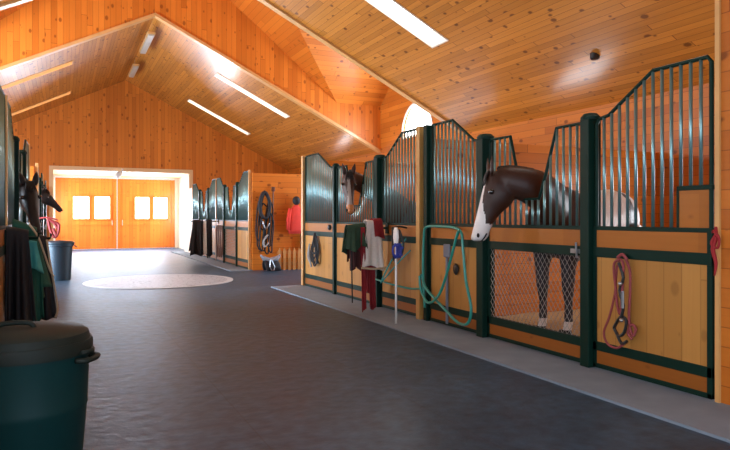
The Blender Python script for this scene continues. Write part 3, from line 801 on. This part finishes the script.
drape('horse_blanket', 'crumpled dark green blanket on the outer end of the right blanket rack', 'blanket', (3.60, 8.25, 1.18), (3.86, 8.22, 1.22), .30, .35, plain('olive_green_cloth', (.018, .05, .025), .85, noise_amt=.5, noise_scale=16), seed=4, waves=2, flare=(.05, .02), rtop=.06, amp=.05)
drape('horse_blanket', 'dark maroon cloth showing under the crumpled green blanket', 'blanket', (3.66, 8.3, 1.14), (3.80, 8.28, 1.14), .52, .4, plain('dark_maroon_cloth', (.06, .012, .012), .8), seed=5, waves=1.6, amp=.03)
bm = NB(); tube(bm, [(3.66, 8.2, 1.2), (3.645, 8.16, .8), (3.65, 8.16, .4), (3.66, 8.17, .15)], .009, 6, smooth=3)
tag(obj('lead_rope', bm, BLACK, loc=(3.66, 8.2, 1.2)), 'thin dark strap dangling from the outer end of the right rack', 'strap')

# white pole with blue halter standing on the concrete
r = thing('stable_fork', 'white handled stable fork leaning upright in front of the stall, blue halter on it', 'fork', (3.76, 7.06, .02))
bm = NB(); tube(bm, [(3.76, 7.06, .02), (3.765, 7.07, .55), (3.77, 7.08, 1.02)], .014, 8); obj('handle', bm, WHITE, r, smooth=True)
bm = NB(); rings(bm, [ellip(V((3.77, 7.08, z)), V((0, 0, 1)), V((1, 0, 0)), w, .02, 14) for z, w in ((.98, .015), (1.02, .05), (1.10, .07), (1.18, .06), (1.22, .02))]); obj('blade', bm, WHITE, r, smooth=True)
bm = NB()
for dx in (-.03, 0, .03): straps(bm, [[(3.77+dx, 7.04, 1.02), (3.75+dx*2, 7.02, .93), (3.77+dx, 7.03, .84), (3.79+dx, 7.03, .95), (3.77+dx, 7.04, 1.02)]], .012)
straps(bm, [[(3.70, 7.04, .98), (3.77, 7.02, 1.0), (3.84, 7.03, .96)], [(3.71, 7.03, .88), (3.77, 7.01, .86), (3.83, 7.03, .88)]], .013)
tag(obj('halter', bm, BLUEN, loc=(3.77, 7.04, 1.0)), 'blue nylon halter hung round the white fork handle', 'halter')
bm = NB(); straps(bm, [[(4.0, 7.6, 1.2), (3.97, 7.55, .95), (4.0, 7.55, .75), (4.06, 7.56, .95), (4.0, 7.6, 1.2)], [(4.12, 7.65, 1.18), (4.1, 7.6, 1.0), (4.13, 7.6, .85), (4.17, 7.62, 1.0), (4.12, 7.65, 1.18)]], .016)
straps(bm, [[(4.22, 7.62, 1.2), (4.1, 7.6, 1.22), (3.98, 7.6, 1.2)]], .012)
tag(obj('bridle', bm, BLKPL, loc=(4.2, 7.62, 1.2)), 'black leather straps looped between the white fleece and the fork', 'bridle')
bm = NB(); tube(bm, [(4.21, 7.62, 1.06), (4.12, 7.9, .72), (4.0, 7.95, .45), (4.08, 7.98, .5), (4.16, 7.7, .75), (4.21, 7.5, .9)], .010, 6, smooth=5)
tag(obj('lead_rope', bm, TEAL, loc=(4.21, 7.62, 1.06)), 'teal lead rope looped below the rack next to the maroon cloth', 'rope')

# teal hose
bm = NB()
H = lambda y, z, dx=0: V((4.15+dx, y, z))
tube(bm, [H(7.02, .20, .0), H(7.06, .6), H(7.04, 1.1), H(6.98, 1.22), H(6.7, 1.235), H(6.35, 1.225), H(6.2, 1.17), H(6.16, .98), H(6.1, .62), H(6.0, .33), H(6.06, .15), H(6.25, .12), H(6.5, .22), H(6.75, .33), H(7.0, .46), H(7.1, .62)], .017, 8, smooth=6)
tube(bm, [H(7.1, .6, -.03), H(7.06, .42, -.03), H(6.88, .28, -.03), H(6.62, .42, -.03), H(6.42, .75, -.03), H(6.25, 1.12, -.03), H(6.2, 1.19, -.03)], .017, 8, smooth=6)
tube(bm, [H(7.0, .45, .02), H(7.4, .40, .03), H(7.9, .40, .03), H(8.3, .42, .03), H(8.6, .44, .03)], .014, 8, smooth=5)
tag(obj('garden_hose', bm, HOSE, loc=(4.2, 6.6, 1.2), smooth=True), 'teal green hose looped over the stall rail beside the timber post', 'hose')
# hanging hose bib items on that panel
r = thing('grooming_brush', 'blue grey scraper hanging on the planks inside the hose loop', 'brush', (4.22, 6.62, .95))
bm = NB(); box(bm, 4.215, 4.24, 6.55, 6.69, .86, 1.02); obj('head', bm, BGREY, r, bevel=.01)
bm = NB(); box(bm, 4.215, 4.238, 6.60, 6.64, .05, .86); obj('handle', bm, BGREY, r, bevel=.008)
bm = NB(); rings(bm, [ellip(V((4.243-dx, 6.42, .73)), V((-1, 0, 0)), V((0, 0, 1)), w, w*1.3, 14) for dx, w in ((0, .04), (.02, .055), (.035, .04), (.04, .01))])
tag(obj('door_knob', bm, BLKPL, loc=(4.245, 6.42, .73), smooth=True), 'round black knob on the planks inside the teal hose loop', 'knob')

# pink rope bundle on the rightmost panel
r = thing('lead_rope', 'pink rope bundle tied on the planks of the rightmost stall panel', 'rope', (4.2, 3.9, 1.0))
K = lambda y, z, dx=0: V((4.205+dx, y, z))
bm = NB()
tube(bm, [K(3.93, .98), K(3.96, .9), K(3.98, .7), K(4.04, .5), K(4.10, .36), K(4.06, .27), K(3.96, .25), K(3.88, .30)], .010, 7, smooth=6)
tube(bm, [K(3.90, 1.0, -.02), K(3.97, .95, -.02), K(3.95, .75, -.02), K(3.93, .60, -.02), K(3.90, .55, -.02), K(3.88, .75, -.02), K(3.87, .95, -.02), K(3.90, 1.0, -.02)], .011, 7, smooth=6)
tube(bm, [K(3.86, 1.0), K(3.82, .9), K(3.82, .7), K(3.83, .55), K(3.82, .45), K(3.79, .38), K(3.76, .44), K(3.80, .47), K(3.84, .40), K(3.80, .35)], .011, 7, smooth=6)
tube(bm, [K(3.94, 1.01, -.01), K(3.89, 1.04, -.01), K(3.84, 1.0, -.01)], .013, 7, smooth=4)
rp = obj('rope', bm, ROPEP, r, smooth=True)
bm = NB(); straps(bm, [[K(3.91, .97, -.03), K(3.86, .85, -.03), K(3.90, .74, -.03), K(3.86, .62, -.03), K(3.89, .5, -.03)], [K(3.97, .42, -.02), K(3.92, .36, -.02), K(3.86, .40, -.02), K(3.84, .50, -.02), K(3.90, .52, -.02), K(3.97, .42, -.02)],
      [K(3.95, .38, -.01), K(3.90, .30, -.01), K(3.84, .33, -.01)]], .013)
obj('halter_strap', bm, BLKPL, r)
bm = NB(); tube(bm, [K(3.855, .74, -.045), K(3.855, .60, -.045)], .013); obj('snap', bm, STEEL, rp)
for q in (K(3.88, .8, -.045), K(3.87, .5, -.04)): bm = NB(); sphere(bm, q, .018); obj('ring', bm, STEEL, rp)
bm = NB(); tube(bm, [(4.21, 3.06, 1.28), (4.20, 3.05, 1.2), (4.20, 3.075, 1.12), (4.205, 3.055, 1.02), (4.21, 3.07, .93)], [.010, .014, .016, .012, .006], 8, smooth=4)
tube(bm, [(4.22, 3.09, 1.24), (4.19, 3.06, 1.25), (4.19, 3.02, 1.2), (4.20, 3.04, 1.13), (4.19, 3.08, 1.16), (4.19, 3.05, 1.22)], .010, 6, smooth=4)
tag(obj('rope', bm, REDROPE, loc=(4.22, 3.04, 1.2), smooth=True), 'red rope knotted to the timber trim at the right edge', 'rope')

# black halter on the end panel
bm = NB()
for (dy, dz, q) in ((0, 0, 1), (.08, -.05, .8), (-.06, -.02, .7)):
    straps(bm, [[(4.2, 11.05+dy, 1.0+dz), (4.19, 11.2+dy*q, .75+dz), (4.19, 11.12+dy, .47-dz), (4.19, 10.98+dy, .5-dz*2), (4.2, 10.92+dy*q, .78+dz), (4.2, 11.05+dy, 1.0+dz)]], .014)
straps(bm, [[(4.2, 11.0, 1.0), (4.18, 10.95, .7), (4.2, 10.9, .5)], [(4.19, 11.22, .75), (4.17, 11.05, .68), (4.19, 10.88, .72)], [(4.2, 11.06, 1.06), (4.17, 11.05, .9), (4.18, 11.0, .8)]], .022)
tag(obj('halter', bm, BLACK, loc=(4.2, 11.05, 1.0)), 'black and grey halter hanging on the end stall panel at the crossing', 'halter')
bm = NB(); straps(bm, [[(4.18, 11.28, .85), (4.17, 11.3, .65), (4.18, 11.2, .42)], [(4.18, 11.32, .8), (4.17, 11.36, .6), (4.18, 11.25, .5)]], .018)
tag(obj('lead_rope', bm, plain('grey_rope', (.35, .34, .33), .8), loc=(4.19, 11.3, .85)), 'grey rope hanging beside the black halter at the crossing', 'rope')
bm = NB(); sphere(bm, (4.16, 10.25, 1.17), .05, (.7, 1, 1)); tag(obj('latch', bm, BLKPL, loc=(4.18, 10.25, 1.17), smooth=True), 'dark round latch on the slim post left of the tan nosed horse', 'latch')

# far right rack with black blankets
rack(SR, 19.35, 3.42, 1.22, 'steel arm carrying black blankets on the far right stalls')
drape('horse_blanket', 'black blanket on the outer end of the far right rack', 'blanket', (3.50, 19.35, 1.24), (3.78, 19.35, 1.24), 1.02, .9, BLACK, seed=1, waves=1.6, flare=(.12, .0), amp=.06)
drape('horse_blanket', 'white cloth between the two black blankets on the far right rack', 'blanket', (3.78, 19.3, 1.2), (3.86, 19.3, 1.2), .95, .6, WBLANK, seed=2, waves=1)
drape('horse_blanket', 'black blanket hanging next to the stall on the far right rack', 'blanket', (3.86, 19.33, 1.24), (4.04, 19.33, 1.24), 1.05, .8, BLACK, seed=4, waves=1.4, amp=.04)
bm = NB()
for i in range(3): straps(bm, [[(4.1, 18.9-.25*i, 1.12), (4.08, 18.85-.25*i, .7), (4.1, 18.8-.25*i, .2), (4.12, 18.75-.25*i, .6), (4.12, 18.82-.25*i, 1.1)]], .022)
tag(obj('bridle', bm, BROWNL, loc=(4.15, 18.8, 1.1)), 'brown leather straps hanging right of the far black blankets', 'bridle')

# ---------------------------------------------------------------- tack wall at the crossing (y = 15.8)
WY = 15.77
r = thing('harness', 'black leather harness hanging in loops on the tack wall', 'harness', (4.62, WY, 1.7))
bm = NB()
for i, (dx, w, zt, zb) in enumerate(((-.14, .08, 1.75, .75), (.0, .13, 1.95, 1.0), (.12, .10, 1.8, .6), (-.04, .17, 1.7, .5), (.06, .08, 1.6, .42), (.15, .07, 1.45, .45), (-.10, .06, 1.3, .5))):
    cx = 4.60+dx; y = WY-.05-.015*i
    straps(bm, [[(cx, y, zt), (cx+w, y, zt-.25), (cx+w*.5, y, zb+.25), (cx+.02, y, zb), (cx-w*.9, y, zb+.15), (cx-w*.6, y, zt-.3), (cx, y, zt)]], .018)
obj('strap', bm, BLACK, r)
bm = NB(); tube(bm, [(4.60, WY-.08, 1.98), (4.72, WY-.1, 1.75), (4.70, WY-.12, 1.45), (4.60, WY-.12, 1.32), (4.49, WY-.12, 1.45), (4.48, WY-.1, 1.75)], .045, 10, closed=True, smooth=4); obj('collar_pad', bm, BLACK, r, smooth=True)
bm = NB(); tube(bm, [(4.52, WY-.16, 1.25), (4.60, WY-.17, 1.05), (4.70, WY-.16, 1.2)], .02, 8, smooth=3); obj('bit', bm, STEEL, r, smooth=True)
bm = NB(); tube(bm, [(4.66, WY-.15, .9), (4.55, WY-.17, .75), (4.58, WY-.16, .6), (4.68, WY-.15, .7)], .022, 8, smooth=3); obj('lead_strap', bm, plain('pale_strap', (.4, .38, .36), .7), r, smooth=True)
r = thing('saddle', 'grey and black saddle on the floor under the hanging harness', 'saddle', (4.68, 15.45, 0))
bm = NB(); rings(bm, [ellip(V((4.42+.5*t, 15.42, z)), V((1, 0, 0)), V((0, 0, 1)), w, h, 14) for t, z, w, h in ((0, .40, .03, .03), (.12, .33, .11, .06), (.5, .27, .15, .06), (.85, .31, .12, .07), (1, .38, .04, .04))]); obj('seat', bm, plain('grey_saddle_pad', (.22, .23, .26), .7), r, smooth=True)
for sg in (1, -1):
    bm = NB(); rings(bm, [ellip(V((4.67+.05*t, 15.42+sg*(.08+.10*t), .28-.27*t)), V((0, 0, 1)), V((0, 1, 0)), .17+.03*math.sin(3*t), .018, 14) for t in (0, .3, .6, .97)])
    obj('flap', bm, BLACK, r, smooth=True)
bm = NB(); tube(bm, [(4.62, 15.24, .30), (4.60, 15.22, .12), (4.64, 15.22, .04), (4.70, 15.22, .04), (4.72, 15.22, .12), (4.64, 15.24, .30)], .012, 6); obj('stirrup', bm, STEEL, r)
r = thing('broom', 'dark handled broom hung high on the tack wall above the harness', 'broom', (4.83, WY, 1.6))
bm = NB(); tube(bm, [(4.83, WY-.03, 1.2), (4.84, WY-.03, 2.02)], .014); obj('handle', bm, BROWNL, r)
bm = NB(); box(bm, 4.80, 4.88, WY-.06, WY-.01, 2.0, 2.12); obj('head', bm, BROWNL, r, bevel=.008)
r = thing('jacket', 'bright red jacket hanging on the tack wall under a black cap', 'jacket', (5.42, WY, 1.6))
bm = NB(); rings(bm, [ellip(V((5.42+dx, WY-.1, z)), V((0, 0, 1)), V((0, 1, 0)), w, h, 18) for z, w, h, dx in ((.92, .19, .05, .0), (1.05, .21, .07, .0), (1.3, .20, .08, .0), (1.5, .16, .08, 0), (1.6, .11, .06, .01), (1.66, .05, .04, .01))]); obj('body', bm, REDC, r, smooth=True)
bm = NB(); tube(bm, [(5.28, WY-.1, 1.56), (5.22, WY-.12, 1.3), (5.21, WY-.12, 1.02)], [.06, .055, .045], 10); obj('sleeve', bm, REDC, r, smooth=True)
bm = NB(); tube(bm, [(5.55, WY-.1, 1.56), (5.61, WY-.12, 1.35), (5.62, WY-.12, 1.2)], [.06, .055, .045], 10); obj('sleeve', bm, REDC, r, smooth=True)
r = thing('riding_cap', 'black riding cap on the peg directly above the red jacket', 'cap', (5.43, WY-.1, 1.75))
bm = NB(); sphere(bm, (5.43, WY-.12, 1.77), .10, (1, 1, 1.15)); obj('crown', bm, BLACK, r, smooth=True)
bm = NB(); box(bm, 5.36, 5.50, WY-.27, WY-.14, 1.70, 1.715); obj('peak', bm, BLACK, r, bevel=.005)
r = thing('satchel', 'brown leather bag hanging low beside the red jacket', 'bag', (5.66, WY, .9))
bm = NB(); box(bm, 5.56, 5.76, WY-.14, WY-.02, .52, .92); obj('body', bm, BROWNL, r, bevel=.03)
bm = NB(); tube(bm, [(5.58, WY-.08, .9), (5.6, WY-.06, 1.1), (5.66, WY-.04, 1.18), (5.72, WY-.06, 1.1), (5.74, WY-.08, .9)], .012, 6, smooth=3); obj('strap', bm, BROWNL, r)
r = thing('slatted_rack', 'low slatted timber rack standing against the tack wall', 'rack', (5.35, 15.6, 0))
for i in range(7):
    bm = NB(); x = 4.98+.13*i; prism(bm, [(x-.035, 15.62, 0.0), (x+.035, 15.62, 0.0), (x+.035, 15.62, .48), (x, 15.62, .56), (x-.035, 15.62, .48)], (0, .03, 0)); obj('slat', bm, W_railx, r)
for z in (.12, .40):
    bm = NB(); box(bm, 4.92, 5.82, 15.65, 15.69, z, z+.08); obj('crosspiece', bm, W_railx, r)

# ---------------------------------------------------------------- bins
r = thing('trash_can', 'big bottle green plastic bin with domed lid, nearest on the left', 'bin', (-.19, 3.53, 0))
cx, cy = -.175, 3.53
bm = NB(); lathe(bm, (cx, cy, 0), [(.01, .0), (.245, 0), (.255, .02), (.285, .42), (.29, .43), (.288, .45), (.296, .66), (.302, .68), (.302, .71), (.29, .71), (.24, .03), (.01, .03)], 48); obj('body', bm, CANT, r, smooth=True).modifiers.new('e', 'EDGE_SPLIT').split_angle = .6
bm = NB(); lathe(bm, (cx, cy, 0), [(.304, .69), (.312, .69), (.314, .735), (.308, .752), (.30, .752), (.292, .785), (.27, .80), (.15, .818), (.01, .822)], 48); lid = obj('lid', bm, CANL, r, smooth=True); lid.modifiers.new('e', 'EDGE_SPLIT').split_angle = .5
bm = NB(); tube(bm, [(cx-.12, cy-.03, .812), (cx-.09, cy-.03, .838), (cx+.02, cy-.05, .842), (cx+.05, cy-.05, .816)], .013, 8, smooth=4); obj('lid_handle', bm, CANL, lid, smooth=True)
for sg in (1, -1):
    u = V((.904*sg, -.427*sg, 0)); w = V((.427, .904, 0)); c = V((cx, cy, .665))
    bm = NB(); tube(bm, [c+u*.29-w*.075, c+u*.33-w*.07, c+u*.345-w*.03, c+u*.345+w*.03, c+u*.33+w*.07, c+u*.29+w*.075], .014, 8, smooth=3); tube(bm, [c+u*.31-w*.06+V((0, 0, .035)), c+u*.335+V((0, 0, .035)), c+u*.31+w*.06+V((0, 0, .035))], .012, 6)
    obj('handle', bm, CANT if sg < 0 else CANL, r, smooth=True)
r = thing('trash_can', 'slate blue plastic bin with flat rim in the distance on the left', 'bin', (-.06, 14.9*.0+16.45, 0))
cx, cy = -.07, 15.2
r.location = (cx, cy, 0)
bm = NB(); lathe(bm, (cx, cy, 0), [(.01, 0), (.22, 0), (.26, .72), (.29, .73), (.29, .78), (.25, .78), (.21, .04), (.01, .04)], 32); obj('body', bm, BINB, r, smooth=True).modifiers.new('e', 'EDGE_SPLIT').split_angle = .6
bm = NB(); lathe(bm, (cx, cy, 0), [(.29, .77), (.30, .80), (.26, .83), (.01, .85)], 32); obj('lid', bm, BINB, r, smooth=True)
bm = NB(); tube(bm, [(cx+.29, cy-.06, .74), (cx+.34, cy-.05, .70), (cx+.34, cy+.05, .70), (cx+.29, cy+.06, .74)], .012, 6, smooth=3); obj('handle', bm, BINB, r)
bm = NB()
straps(bm, [[(-.30, 15.75, 1.30), (-.18, 15.73, 1.22), (-.1, 15.73, 1.05), (-.16, 15.73, .9), (-.24, 15.73, 1.02), (-.30, 15.75, 1.30)], [(-.2, 15.7, 1.25), (-.08, 15.7, 1.18), (-.12, 15.7, .95), (-.2, 15.7, 1.1)]], .035)
straps(bm, [[(-.48, 15.85, 1.32), (-.30, 15.75, 1.34), (-.10, 15.73, 1.28)]], .02)
tag(obj('halter', bm, plain('dark_red_nylon', (.28, .03, .03), .7), loc=(-.45, 15.8, 1.3)), 'dark red halter bundle hanging just above the slate blue bin', 'halter')

# ---------------------------------------------------------------- lamps on the ridge, porch lamp, ceiling spots
for y, hl, lb in ((18.6, 1.05, 'nearer long white fluorescent lamp hanging on the ceiling ridge'), (22.3, .85, 'further long white fluorescent lamp hanging on the ceiling ridge')):
    r = thing('ceiling_light', lb, 'lamp', (RX, y, 6.28))
    bm = NB(); box(bm, RX-.10, RX+.10, y-hl, y+hl, 6.15, 6.21); hs = obj('housing', bm, W_trim, r, bevel=.01)
    bm = NB(); box(bm, RX-.08, RX+.08, y-hl+.04, y+hl-.04, 6.10, 6.15); obj('diffuser', bm, plain('frosted_diffuser', (.42, .38, .32), .4), hs, bevel=.015)
    bm = NB()
    for d in (-.4, .4): tube(bm, [(RX, y+d, 6.21), (RX, y+d, 6.43)], .008, 6)
    obj('hanger', bm, STEEL, r)
r = thing('wall_light', 'small white lamp fixed at the top of the far entrance opening', 'lamp', (2.0, YF-.04, 3.0))
bm = NB(); tube(bm, [(2.0, YF-.04, 3.12), (2.0, YF-.15, 3.1), (1.96, YF-.2, 3.02)], .03, 8); obj('arm', bm, WHITE, r)
bm = NB(); rings(bm, [ellip(V((1.96-.1*t, YF-.2-.02*t, 3.02-.1*t)), V((-1, -.2, -1)), V((0, 1, 0)), w, w, 14) for t, w in ((0, .04), (.5, .09), (1.3, .11), (1.9, .10), (2.0, .02))]); obj('shade', bm, WHITE, r, smooth=True)
for x, y, lb in ((7.35, 7.35, 'small dark ceiling box on the boards above the middle right post'), ):
    r = thing('ceiling_box', lb, 'fitting', (x, y, cz(x)-.01)); bm = NB(); lathe(bm, (x, y, cz(x)-.07), [(.05, 0), (.07, .02), (.07, .1)], 16); obj('body', bm, BLKPL, r)

GROUPS = {'stall_fence': 'stall fronts of green steel and timber', 'stall_gate': 'stall doors along the aisle', 'stall_post': 'green stall posts', 'timber_post': 'timber stall posts',
          'horse': 'horses looking out of their stalls', 'horse_blanket': 'horse blankets on the racks', 'blanket_rack': 'blanket racks', 'ceiling_light': 'lamps on the ridge', 'trash_can': 'plastic bins'}
for o in list(COL.objects):
    if o.parent is None and o.get('label') and not o.get('group') and o.name.split('.')[0] in GROUPS: o['group'] = GROUPS[o.name.split('.')[0]]

# ---------------------------------------------------------------- light
w = bpy.data.worlds.new('sky'); sc.world = w; w.use_nodes = True
bg = w.node_tree.nodes['Background']; bg.inputs[0].default_value = (.62, .80, 1, 1); bg.inputs[1].default_value = 2.0
def area(name, loc, direction, sx, sy, power, col=(1, .97, .93)):
    l = bpy.data.lights.new(name, 'AREA'); l.shape = 'RECTANGLE'; l.size = sx; l.size_y = sy; l.energy = power; l.color = col
    o = bpy.data.objects.new(name, l); COL.objects.link(o); o.location = loc
    o.rotation_euler = V(direction).to_track_quat('-Z', 'Y').to_euler(); o['kind'] = 'structure'
    return o
COOL = (.62, .80, 1.0)
area('daylight_back_doorway', (2.0, Y0-.3, 1.5), (0, 1, 0), 4.5, 2.9, 125, COOL)
area('daylight_cross_door_right', (XR+.2, 14.65, 1.35), (-1, .3, 0), 3.2, 2.6, 200, COOL)
area('daylight_cross_door_left', (XL-.2, 14.65, 1.35), (1, .35, 0), 3.2, 2.6, 1250, COOL)
area('daylight_arch_right', (XR-.05, YM, 3.85), (-1, 0, -.1), 1.3, .7, 110)
area('daylight_arch_left', (XL+.05, YM, 3.85), (1, 0, -.1), 1.3, .7, 330)
area('daylight_porch_left', (-.42, 27.2, 1.75), (1, 0, 0), 1.9, 1.4, 75, (1, .95, .9))
area('daylight_porch_right', (4.55, 27.2, 1.75), (-1, 0, 0), 1.9, 1.4, 75, (1, .95, .9))
area('daylight_far_doors', (2.06, YV-.1, 1.75), (0, -1, -.18), 3.6, .9, 420, COOL)
for (a, b, za, zb) in stall_w_r: area('daylight_stall_right', (XR-.04, (a+b)/2, (za+zb)/2), (-1, 0, 0), b-a, zb-za, 45, (.85, .92, 1))
for (a, b, za, zb) in stall_w_l: area('daylight_stall_left', (XL+.04, (a+b)/2, (za+zb)/2), (1, 0, 0), b-a, zb-za, 170, COOL)
area('added_fill_tack_room', (SL-.01, .0, 1.75), (1, 0, 0), 4.6, 1.4, 50, COOL)  # fill lamp added at the invented tack room window, for the stall bars

# ---------------------------------------------------------------- camera
cam = bpy.data.cameras.new('camera'); co = bpy.data.objects.new('camera', cam); COL.objects.link(co)
f = 640.0; th = math.atan((365-63)/f)
co.location = (0, 0, 1.35); co.rotation_euler = (PI/2, 0, -th)
cam.sensor_width = 36; cam.lens = f/730*36; cam.shift_y = -8/730; cam.clip_start = .05
sc.camera = co
sc.view_settings.view_transform = 'Standard'; sc.view_settings.look = 'None'; sc.view_settings.gamma = 1
sc.view_settings.use_curve_mapping = False; sc.view_settings.exposure = -0.1
